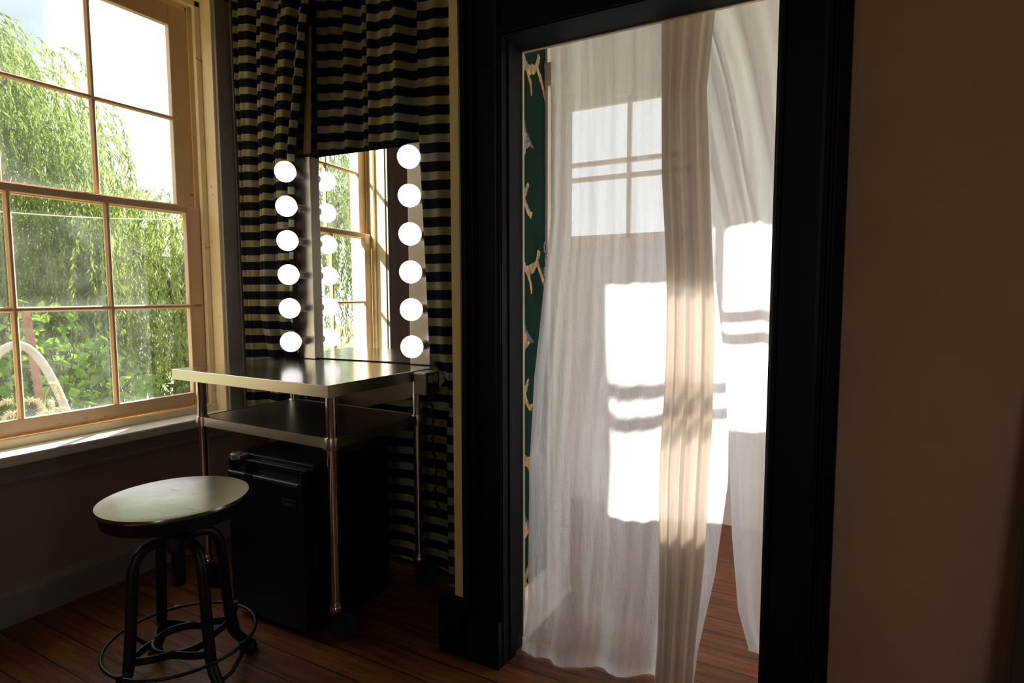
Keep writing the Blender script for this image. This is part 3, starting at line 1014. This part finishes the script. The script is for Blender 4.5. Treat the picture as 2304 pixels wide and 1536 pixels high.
M['sheer'] = mat_sheer('white_muslin', (.84, .87, .92), (.90, .94, .99), .205)
M['sheer_doubled'] = mat_sheer('doubled_muslin', (.80, .72, .62), (.42, .33, .245), .01, .5)  # darker tan stands in for dimmer light through doubled white cloth


def xz(px, py, y):
    p = hit(px, py, 1, y); return (p.z, p.x)


YL = 1.89
left_t = [xz(1240, 60, YL), xz(1243, 250, YL), xz(1240, 480, YL), xz(1222, 650, YL), xz(1203, 850, YL), xz(1197, 1050, YL), xz(1204, 1250, YL), xz(1212, 1400, YL), xz(1206, 1470, YL), (0.0, xz(1203, 1490, 1.78)[1])]
right_t = [xz(1600, 0, YL), xz(1600, 400, YL), xz(1612, 650, YL), xz(1640, 900, YL), xz(1640, 1080, YL), xz(1615, 1280, YL), xz(1580, 1440, YL), (0.0, xz(1572, 1500, YL)[1])]


def drape(z):
    k = max(0, min(1, (1.3-z)/1.1))
    q = max(0, (.20-z)/.20)
    return .07*k*k + .06*q*q


def bulge_at(x, z):
    # cloth bulges towards the room, shaped to lower the sash rail's shadow
    return .085*math.exp(-((x+.57)/.16)**2-((z-.74)/.24)**2)


def y_sheer(s_, z, x0, x1):
    k = max(0, min(1, (1.3-z)/1.1))
    y = YL + .014*math.sin(s_*19+.5*math.sin(z*1.7)) * (.30+.7*k**6+.3*max(0, z-1.3)) + .004*math.sin(s_*43+z*1.1)*(.3+.7*k**6)
    y += .018*noise.noise(Vector((s_*6, z*.8, 1))) + .006*noise.noise(Vector((s_*24, z*2.2, 5)))
    y -= .07*k*k
    if z < .20:
        q = (.20-z)/.20
        bulge = .065+.035*math.sin(s_*5.0+.8)+.012*math.sin(s_*23)
        y -= bulge*q*q
        y += .03*max(0, (q-.8)/.2)
    y -= bulge_at(x0+(x1-x0)*s_, z)
    return x0+(x1-x0)*s_, min(y, 1.96)


sl = cloth('sheer_curtain', M['sheer'], left_t, right_t, 2.165, .004, 130, 150, y_sheer)
tag(sl, 'wide white sheer curtain panel on the left of the doorway, pooling on the floor', 'curtain')
YM = 1.845
ml = [xz(1488, 30, YM), xz(1490, 400, YM), xz(1500, 600, YM), xz(1502, 900, YM), xz(1496, 1200, YM), xz(1495, 1400, YM), (0.0, xz(1492, 1540, YM)[1])]
mr_ = [xz(1612, 0, YM), xz(1590, 200, YM), xz(1598, 420, YM), xz(1608, 700, YM), xz(1606, 950, YM), xz(1592, 1250, YM), xz(1574, 1450, YM), (0.0, xz(1572, 1540, YM)[1])]
MF = [(.08, .10, .012), (.27, .09, .016), (.40, .05, -.012), (.55, .12, .018), (.74, .07, -.008), (.88, .12, .016)]


def y_doubled(s_, z, x0, x1):
    y = YM - fold(s_+.03*math.sin(z*1.8), MF)*.9 + .006*noise.noise(Vector((s_*5, z*1.5, 31)))
    y -= drape(z)+.012*max(0, min(1, (1.1-z)/.6)) + bulge_at(x0+(x1-x0)*s_, z)
    return x0+(x1-x0)*s_, y


sm = cloth('sheer_curtain', M['sheer_doubled'], ml, mr_, 2.16, .006, 110, 60, y_doubled)
tag(sm, 'narrow doubled-over part of the left white sheer bunched in tight vertical folds in the middle of the doorway', 'curtain')

YR = 2.17
rl = [xz(1560, -40, YR), xz(1586, 200, YR), xz(1592, 400, YR), xz(1606, 640, YR), xz(1632, 850, YR), xz(1640, 1030, YR), xz(1648, 1200, YR), xz(1664, 1360, YR), (.02, xz(1684, 1468, 2.12)[1])]
rr = [(2.4, -.10), (.0, -.06)]


def y_rt(s_, z, x0, x1):
    k = max(0, min(1, (z-1.3)/.9))
    sl_ = s_ + .38*k*k*(1-s_)
    y = YR + .022*math.sin(sl_*17+.4)*(.22+.9*k) + .010*math.sin(sl_*39)*k + .015*noise.noise(Vector((s_*5, z*.9, 21)))
    # diagonal drag folds falling from the top centre to the lower right
    d = s_*1.25 - (2.25-z)*.62
    for c, w, a in ((.16, .075, .085), (.40, .05, .035), (.52, .045, .055), (.86, .11, .09)):
        q = (d+.42-c)/w
        if abs(q) < 1: y -= a*(.5+.5*math.cos(q*PI))*k
    y -= .05*max(0, (.5-z)/.5)
    return x0+(x1-x0)*s_, y


sr = cloth('sheer_curtain', M['sheer'], rl, rr, 2.40, .012, 120, 110, y_rt)
tag(sr, 'white sheer curtain hanging against the right side of the doorway, lifted off the floor', 'curtain')
b = MB()
vs = []; fs = []
for k in range(61):
    u = k/60; z = 1.0-(1.0-.02)*u
    x = interp(rl, z); 
    xx, yy = y_rt(0, z, x, x)
    rf = .003*math.sin(k*2.1)
    vs += [(x+.0, yy-.004, z), (x+.018+rf, yy-.012+rf, z), (x+.03, yy-.003, z)]
for k in range(60):
    fs += [(3*k, 3*k+1, 3*k+4, 3*k+3), (3*k+1, 3*k+2, 3*k+5, 3*k+4)]
b.add(vs, fs)
b.build('hem', M['sheer'], sr, smooth=True)
# rods
b = MB(); b.tube([(OX0-.02, 1.885, 2.165), (OX1+.10, 1.885, 2.165)], .009, 12)
tag(b.build('curtain_rod', M['white_paint'], None, smooth=True), 'thin rod above the doorway head carrying the left sheer curtain', 'curtain rod')

# small beaded chain on the white casing
b = MB()
for (px, py) in ((1226, 556), (1229, 585), (1226, 612), (1227, 640), (1225, 668)):
    p = hit(px, py, 0, GX+.03)
    pts = [(p.x, p.y+.010*math.cos(2*PI*k/16), p.z+.018*math.sin(2*PI*k/16)) for k in range(16)]
    b.tube(pts, .0028, 6, closed=True)
p0 = hit(1229, 372, 0, GX+.03); p1 = hit(1227, 545, 0, GX+.03)
b.tube([p0, p1], .002, 6)
tag(b.build('blind_chain', M['grey_trim'], None), 'dark hanging chain beside the white trim at the end of the green wallpaper', 'chain')

# ------------------------------------------------------------------ odds and ends indoors
b = MB()
p0 = hit(2262, 1536, 1, 1.55); p1 = hit(2304, 1215, 1, 1.55)
dz = (p1.z-p0.z); dxz = (p1.x-p0.x)/dz
zt_, zb_ = 1.10, .004
xb, xt = p0.x+(zb_-p0.z)*dxz, p0.x+(zt_-p0.z)*dxz
vs = []
for y in (1.53, 1.57):
    vs += [(xb, y-.02, zb_), (xb+.50, y-.02, zb_), (xt+.40, y+.045, zt_), (xt+.06, y+.045, zt_), (xt, y+.04, zt_-.06)]
b.add(vs, [(0, 1, 2, 3, 4)[::-1], (5, 6, 7, 8, 9), (0, 1, 6, 5), (1, 2, 7, 6), (2, 3, 8, 7), (3, 4, 9, 8), (4, 0, 5, 9)])
tag(b.build('wooden_board', M['dark_board'], None, bevel=.004), 'dark brown wooden board leaning against the wall at the far right edge', 'board')
p = hit(406, 1363, 2, .001)
b = MB()
b.add([(-.025, -.003, 0), (.024, -.006, .001), (.026, .003, .003), (-.022, .005, .002)], [(0, 1, 2, 3)])
o = b.build('paper_scrap', M['paper'], None, loc=(p.x, p.y, .001)); o.rotation_euler = (0, 0, .5)
tag(o, 'tiny white paper scrap on the floor boards behind the stool', 'paper')

# ------------------------------------------------------------------ outdoors
GZ = -.55
t = NT('ground_grass'); n1 = t.noise(1.2, 6, .7)
M['ground'] = t.done(t.pbr(t.ramp(n1, [(.3, (.12, .15, .05)), (.7, (.30, .29, .14))]), .9))
b = MB(); b.box(-40, -3.03, -25, 30, GZ-.1, GZ); b.box(-3.03, 25, 3.43, 30, GZ-.1, GZ)
b.box(-3.03, 25, -25, -2.75, GZ-.1, GZ)
struct('ground', b, M['ground'])


def mat_leaf(name, lo, hi, tr=.55):
    t = NT(name)
    n1 = t.noise(2.2, 4, .7)
    n2 = t.noise(30, 2, .6)
    f = t.math('ADD', t.math('MULTIPLY', n1, .6), t.math('MULTIPLY', n2, .4))
    col = t.ramp(f, [(.36, lo), (.62, hi)])
    d = t.n('ShaderNodeBsdfDiffuse'); t.l(col, d.inputs['Color'])
    tl = t.n('ShaderNodeBsdfTranslucent'); t.l(t.mixc(.3, col, (.45, .54, .11)), tl.inputs['Color'])
    mx = t.n('ShaderNodeMixShader'); mx.inputs[0].default_value = tr
    t.l(d.outputs[0], mx.inputs[1]); t.l(tl.outputs[0], mx.inputs[2])
    return t.done(mx.outputs[0])


M['willow'] = mat_leaf('willow_leaf', (.045, .095, .022), (.25, .33, .10), .45)
M['willow_pale'] = mat_leaf('willow_leaf_pale', (.08, .14, .022), (.32, .39, .09), .45)
M['vine'] = mat_leaf('grape_leaf', (.05, .16, .02), (.22, .38, .05))
M['shrub'] = mat_leaf('shrub_leaf', (.02, .06, .012), (.10, .17, .03))
M['bark'] = mat_simple('bark', (.10, .07, .045), .9, var=.4, scale=10, bump=.3)
M['dry'] = mat_leaf('dry_grass', (.50, .42, .28), (.75, .66, .48), .4)


def leaf(mb, p, d, L, W, roll):
    """narrow pointed leaf: two triangles sharing a rib"""
    d = d.normalized()
    a = d.orthogonal().normalized(); bb = d.cross(a)
    s_ = a*math.cos(roll)+bb*math.sin(roll)
    mid = p+d*L*.45
    n = len(mb.v)
    mb.v += [tuple(p), tuple(mid+s_*W), tuple(p+d*L), tuple(mid-s_*W)]
    mb.f.append((n, n+1, n+2, n+3)); mb.mi.append(0)


def willow(name, base, top, rad, nstr, mat, label, seed, lmin=1.0, lmax=3.2, dens=.05, LL=.11, LW=.0085, squash=.75):
    rnd = random.Random(seed)
    root = tag(empty(name, (base[0], base[1], GZ)), label, 'tree', 'willow trees outside the window')
    mb = MB()
    ctop = top-GZ
    for i in range(nstr):
        a = rnd.uniform(0, 2*PI); r = rad*math.sqrt(rnd.uniform(.0, 1))
        h = ctop - (ctop-1.0)*squash*(r/rad)**2.2*rnd.uniform(.25, 1.0) - rnd.uniform(0, 1.5)*rnd.random()
        p = Vector((r*math.cos(a), r*math.sin(a), h))
        L = min(rnd.uniform(lmin, lmax), h-.05)
        outd = Vector((math.cos(a), math.sin(a), 0))
        wob = Vector((rnd.uniform(-1, 1), rnd.uniform(-1, 1), 0))*.12
        n = max(3, int(L/dens))
        v = outd*.65+Vector((0, 0, .25))
        q = p.copy()
        for k in range(n):
            u = k/n
            v = v.lerp(Vector((wob.x*.6, wob.y*.6, -1)), .12 if u < .5 else .2)
            q = q + v.normalized()*dens
            if q.z < .02: break
            for sgn in (0, 1):
                ld = Vector((rnd.uniform(-1, 1), rnd.uniform(-1, 1), rnd.uniform(-1.6, .1)))
                ld = v.normalized()*.9+ld*.75
                leaf(mb, q, ld, LL*rnd.uniform(.6, 1.25), LW*rnd.uniform(.8, 1.3), rnd.uniform(0, PI))
    mb.build('foliage', mat, root)
    tb_ = MB()
    tb_.tube([(0, 0, 0), (.05, .03, .8), (-.05, .06, 1.6), (.08, 0, ctop*.6)], [.2, .16, .13, .08], 12)
    for k in range(9):
        a = 2*PI*k/9+.3; rr_ = rad*.75
        tb_.tube([(.02, .03, ctop*(.35+.02*k)), (rr_*.4*math.cos(a), rr_*.4*math.sin(a), ctop*.68), (rr_*math.cos(a), rr_*math.sin(a), ctop*(.78-.03*(k % 3)))], [.07, .045, .015], 7)
    tb_.build('trunk', M['bark'], root, smooth=True)
    return root


willow('willow_tree', (-9.6, 2.9), 4.85, 1.9, 1150, M['willow'], 'tall weeping willow filling the left panes beyond the big window', 3, 1.2, 3.4)
willow('willow_tree', (-8.4, 5.3), 2.75, 1.9, 900, M['willow_pale'], 'lower yellow-green willow seen through the right panes of the big window', 11, .9, 2.8, squash=.6)
willow('willow_tree', (-8.2, -4.9), 4.3, 2.7, 900, M['willow'], 'weeping willow outside seen reflected in the lighted mirror', 23, 1.2, 3.4, dens=.07, LL=.13, LW=.011)


def shrub(name, c, rad, h, n, L, W, mat, label, cat, seed, stems=14):
    rnd = random.Random(seed)
    root = tag(empty(name, (c[0], c[1], GZ)), label, cat)
    mb = MB()
    for i in range(n):
        a = rnd.uniform(0, 2*PI); r = math.sqrt(rnd.random())
        z = h*(1-.55*r*r)*rnd.uniform(.05, 1)
        p = Vector((rad[0]*r*math.cos(a), rad[1]*r*math.sin(a), z))
        leaf(mb, p, Vector((rnd.uniform(-1, 1), rnd.uniform(-1, 1), rnd.uniform(-.9, .5))), L*rnd.uniform(.6, 1.3), W*rnd.uniform(.7, 1.2), rnd.uniform(0, PI))
    mb.build('foliage', mat, root)
    tb_ = MB()
    for i in range(stems):
        a = rnd.uniform(0, 2*PI); r = rnd.uniform(.2, .85)
        x, y = rad[0]*r*math.cos(a), rad[1]*r*math.sin(a)
        tb_.tube([(x*.3, y*.3, 0), (x*.6, y*.6, h*.4), (x, y, h*.8*(1-.5*r*r))], [.014, .011, .005], 6)
    tb_.build('stem', M['bark'], root)
    return root


shrub('grapevine', (-6.6, 2.75), (1.1, 1.0), 1.75, 1900, .105, .042, M['vine'], 'broad-leaved green vine climbing outside below the left willow', 'vine', 5)
shrub('shrub', (-8.4, 4.6), (2.0, 2.6), 1.7, 3200, .13, .03, M['shrub'], 'dark green shrub standing under the willows behind the vine', 'shrub', 8)

# white clapboard house far behind the trees
hs = tag(empty('house', (-17.5, 7.5, GZ), math.radians(10)), 'white clapboard house glimpsed behind the willow branches', 'house')
M['clap'] = mat_simple('white_clapboard', (.75, .77, .82), .7, var=.05)
M['roof'] = mat_simple('grey_roof', (.14, .14, .15), .8)
M['dark_pane'] = mat_simple('dark_pane', (.03, .04, .05), .15)
b = MB()
for k in range(14):
    z0 = .3+k*.18
    b.prism([(2.0, z0), (2.03, z0), (2.0, z0+.18)], 1, -5, 5)
b.box(-2, 2.0, -5, 5, 0, 2.85)
b.build('wall', M['clap'], hs)
b = MB(); b.prism([(-2.4, 2.8), (2.4, 2.8), (0, 3.9)], 1, -5.3, 5.3); b.build('roof', M['roof'], hs)
for y in (-3, -.2, 2.7):
    b = MB(); b.box(2.0, 2.06, y-.5, y+.5, .9, 2.2); wn_ = b.build('window', M['clap'], hs)
    b = MB(); b.box(2.05, 2.07, y-.42, y+.42, .98, 1.52); b.box(2.05, 2.07, y-.42, y+.42, 1.58, 2.12); b.build('pane', M['dark_pane'], wn_)

# white pipe hoop, tilted post, cable and seed grasses by the window
HX = -4.3
apex = hit(34, 776, 0, HX); foot = hit(146, 930, 0, HX)
b = MB()
pts = []
hw = foot.y-apex.y
for k in range(41):
    u = -1.35+2.7*k/40
    yy = apex.y+hw*u*(1 if u < 0 else 1)
    zz = apex.z-(apex.z-foot.z)*abs(u)**2.1
    pts.append((HX+.03*u, yy, max(GZ+.002, zz)))
pts = [(pts[0][0], pts[0][1], GZ+.002)]+pts+[(pts[-1][0], pts[-1][1], GZ+.002)]
b.tube(pts, .024, 12)
tag(b.build('garden_hoop', mat_simple('white_pipe', (.48, .49, .52), .4), None, smooth=True), 'white plastic pipe bent into an arch just outside the window', 'garden hoop')
p0 = hit(56, 690, 0, -5.0); p1 = hit(90, 895, 0, -5.0)
b = MB()
dirv = (p1-p0)
p2 = p0+dirv*((GZ+.01-p0.z)/dirv.z)
vs = []
for p in (p0, p2):
    vs += [(p.x-.018, p.y-.022, p.z), (p.x+.018, p.y-.022, p.z), (p.x+.018, p.y+.022, p.z), (p.x-.018, p.y+.022, p.z)]
b.add(vs, [(0, 1, 2, 3), (4, 7, 6, 5), (0, 4, 5, 1), (1, 5, 6, 2), (2, 6, 7, 3), (3, 7, 4, 0)])
tag(b.build('wooden_post', mat_simple('post_wood', (.30, .17, .12), .8, var=.3, scale=14, bump=.2), None, bevel=.004), 'leaning reddish brown wooden post behind the white pipe arch', 'post')
p0 = hit(-120, 466, 0, -4.6); p1 = hit(420, 494, 0, -4.6)
b = MB(); d = p1-p0
pts = [p0+d*(k/20)+Vector((0, 0, -.02*math.sin(PI*k/20))) for k in range(-10, 31)]
b.tube(pts, .004, 6)
tag(b.build('cable', mat_simple('cable_white', (.7, .7, .7), .5), None, smooth=True), 'thin pale cable stretched across the garden outside the window', 'cable')

# foxtail grasses: one built with its parts, the rest copies
FX0 = -3.75
rootf = empty('foxtail_grass', (0, 0, GZ))
b = MB()
path = [(0, 0, 0), (.01, .01, .45), (.02, .04, .85), (.03, .09, 1.02), (.04, .13, 1.06)]
b.tube(path, [.003, .0028, .0024, .002, .0015], 6)
for (a, hgt, ln) in ((.4, .25, .45), (2.6, .4, .5), (4.4, .15, .4)):
    u = Vector((math.cos(a), math.sin(a), 0)); s_ = Vector((-u.y, u.x, 0))
    vs = []; fs = []
    for k in range(8):
        q = k/7; c = Vector((0, 0, hgt))+u*ln*q*.6+Vector((0, 0, ln*(q-.75*q*q)))
        w = .007*(1-q)+.0005
        vs += [c-s_*w, c+s_*w]
    b.add(vs, [(2*k, 2*k+1, 2*k+3, 2*k+2) for k in range(7)])
fst = b.build('stem', M['dry'], rootf)
b = MB()
hp = [(.04, .13, 1.06), (.045, .155, 1.065), (.05, .185, 1.05), (.055, .21, 1.015), (.058, .225, .975)]
b.tube(hp, [.004, .007, .008, .007, .003], 9)
rn = random.Random(4)
for k in range(110):
    i = rn.randrange(4); u = rn.random()
    p = Vector(hp[i]).lerp(Vector(hp[i+1]), u)
    leaf(b, p, Vector((rn.uniform(-1, 1), rn.uniform(-1, 1), rn.uniform(-1, 1))), .026, .0012, rn.uniform(0, 3))
fsh = b.build('seed_head', M['dry'], rootf)
spots = [(78, 905, 0, -3.7), (118, 908, 1.2, -3.8), (150, 925, .3, -3.6), (20, 935, 2.0, -3.6), (5, 910, 3.4, -3.9), (125, 868, .8, -4.05), (95, 935, 2.7, -3.5)]
for i, (px, py, rz, X) in enumerate(spots):
    r = rootf if i == 0 else rootf.copy()
    if i:
        COL.objects.link(r)
        for ch in (fst, fsh):
            c = ch.copy(); COL.objects.link(c); c.parent = r
    p = hit(px, py, 0, X)
    r.rotation_euler = (0, 0, rz)
    off = Matrix.Rotation(rz, 3, 'Z') @ Vector((.05, .17, 0))
    sc = (p.z-GZ)/1.05
    r.location = (p.x-off.x, p.y-off.y, GZ)
    r.scale = (1, 1, sc)
    tag(r, 'dry tan foxtail grass with a drooping seed head by the pipe arch outside', 'grass', 'foxtail grasses outside the window')
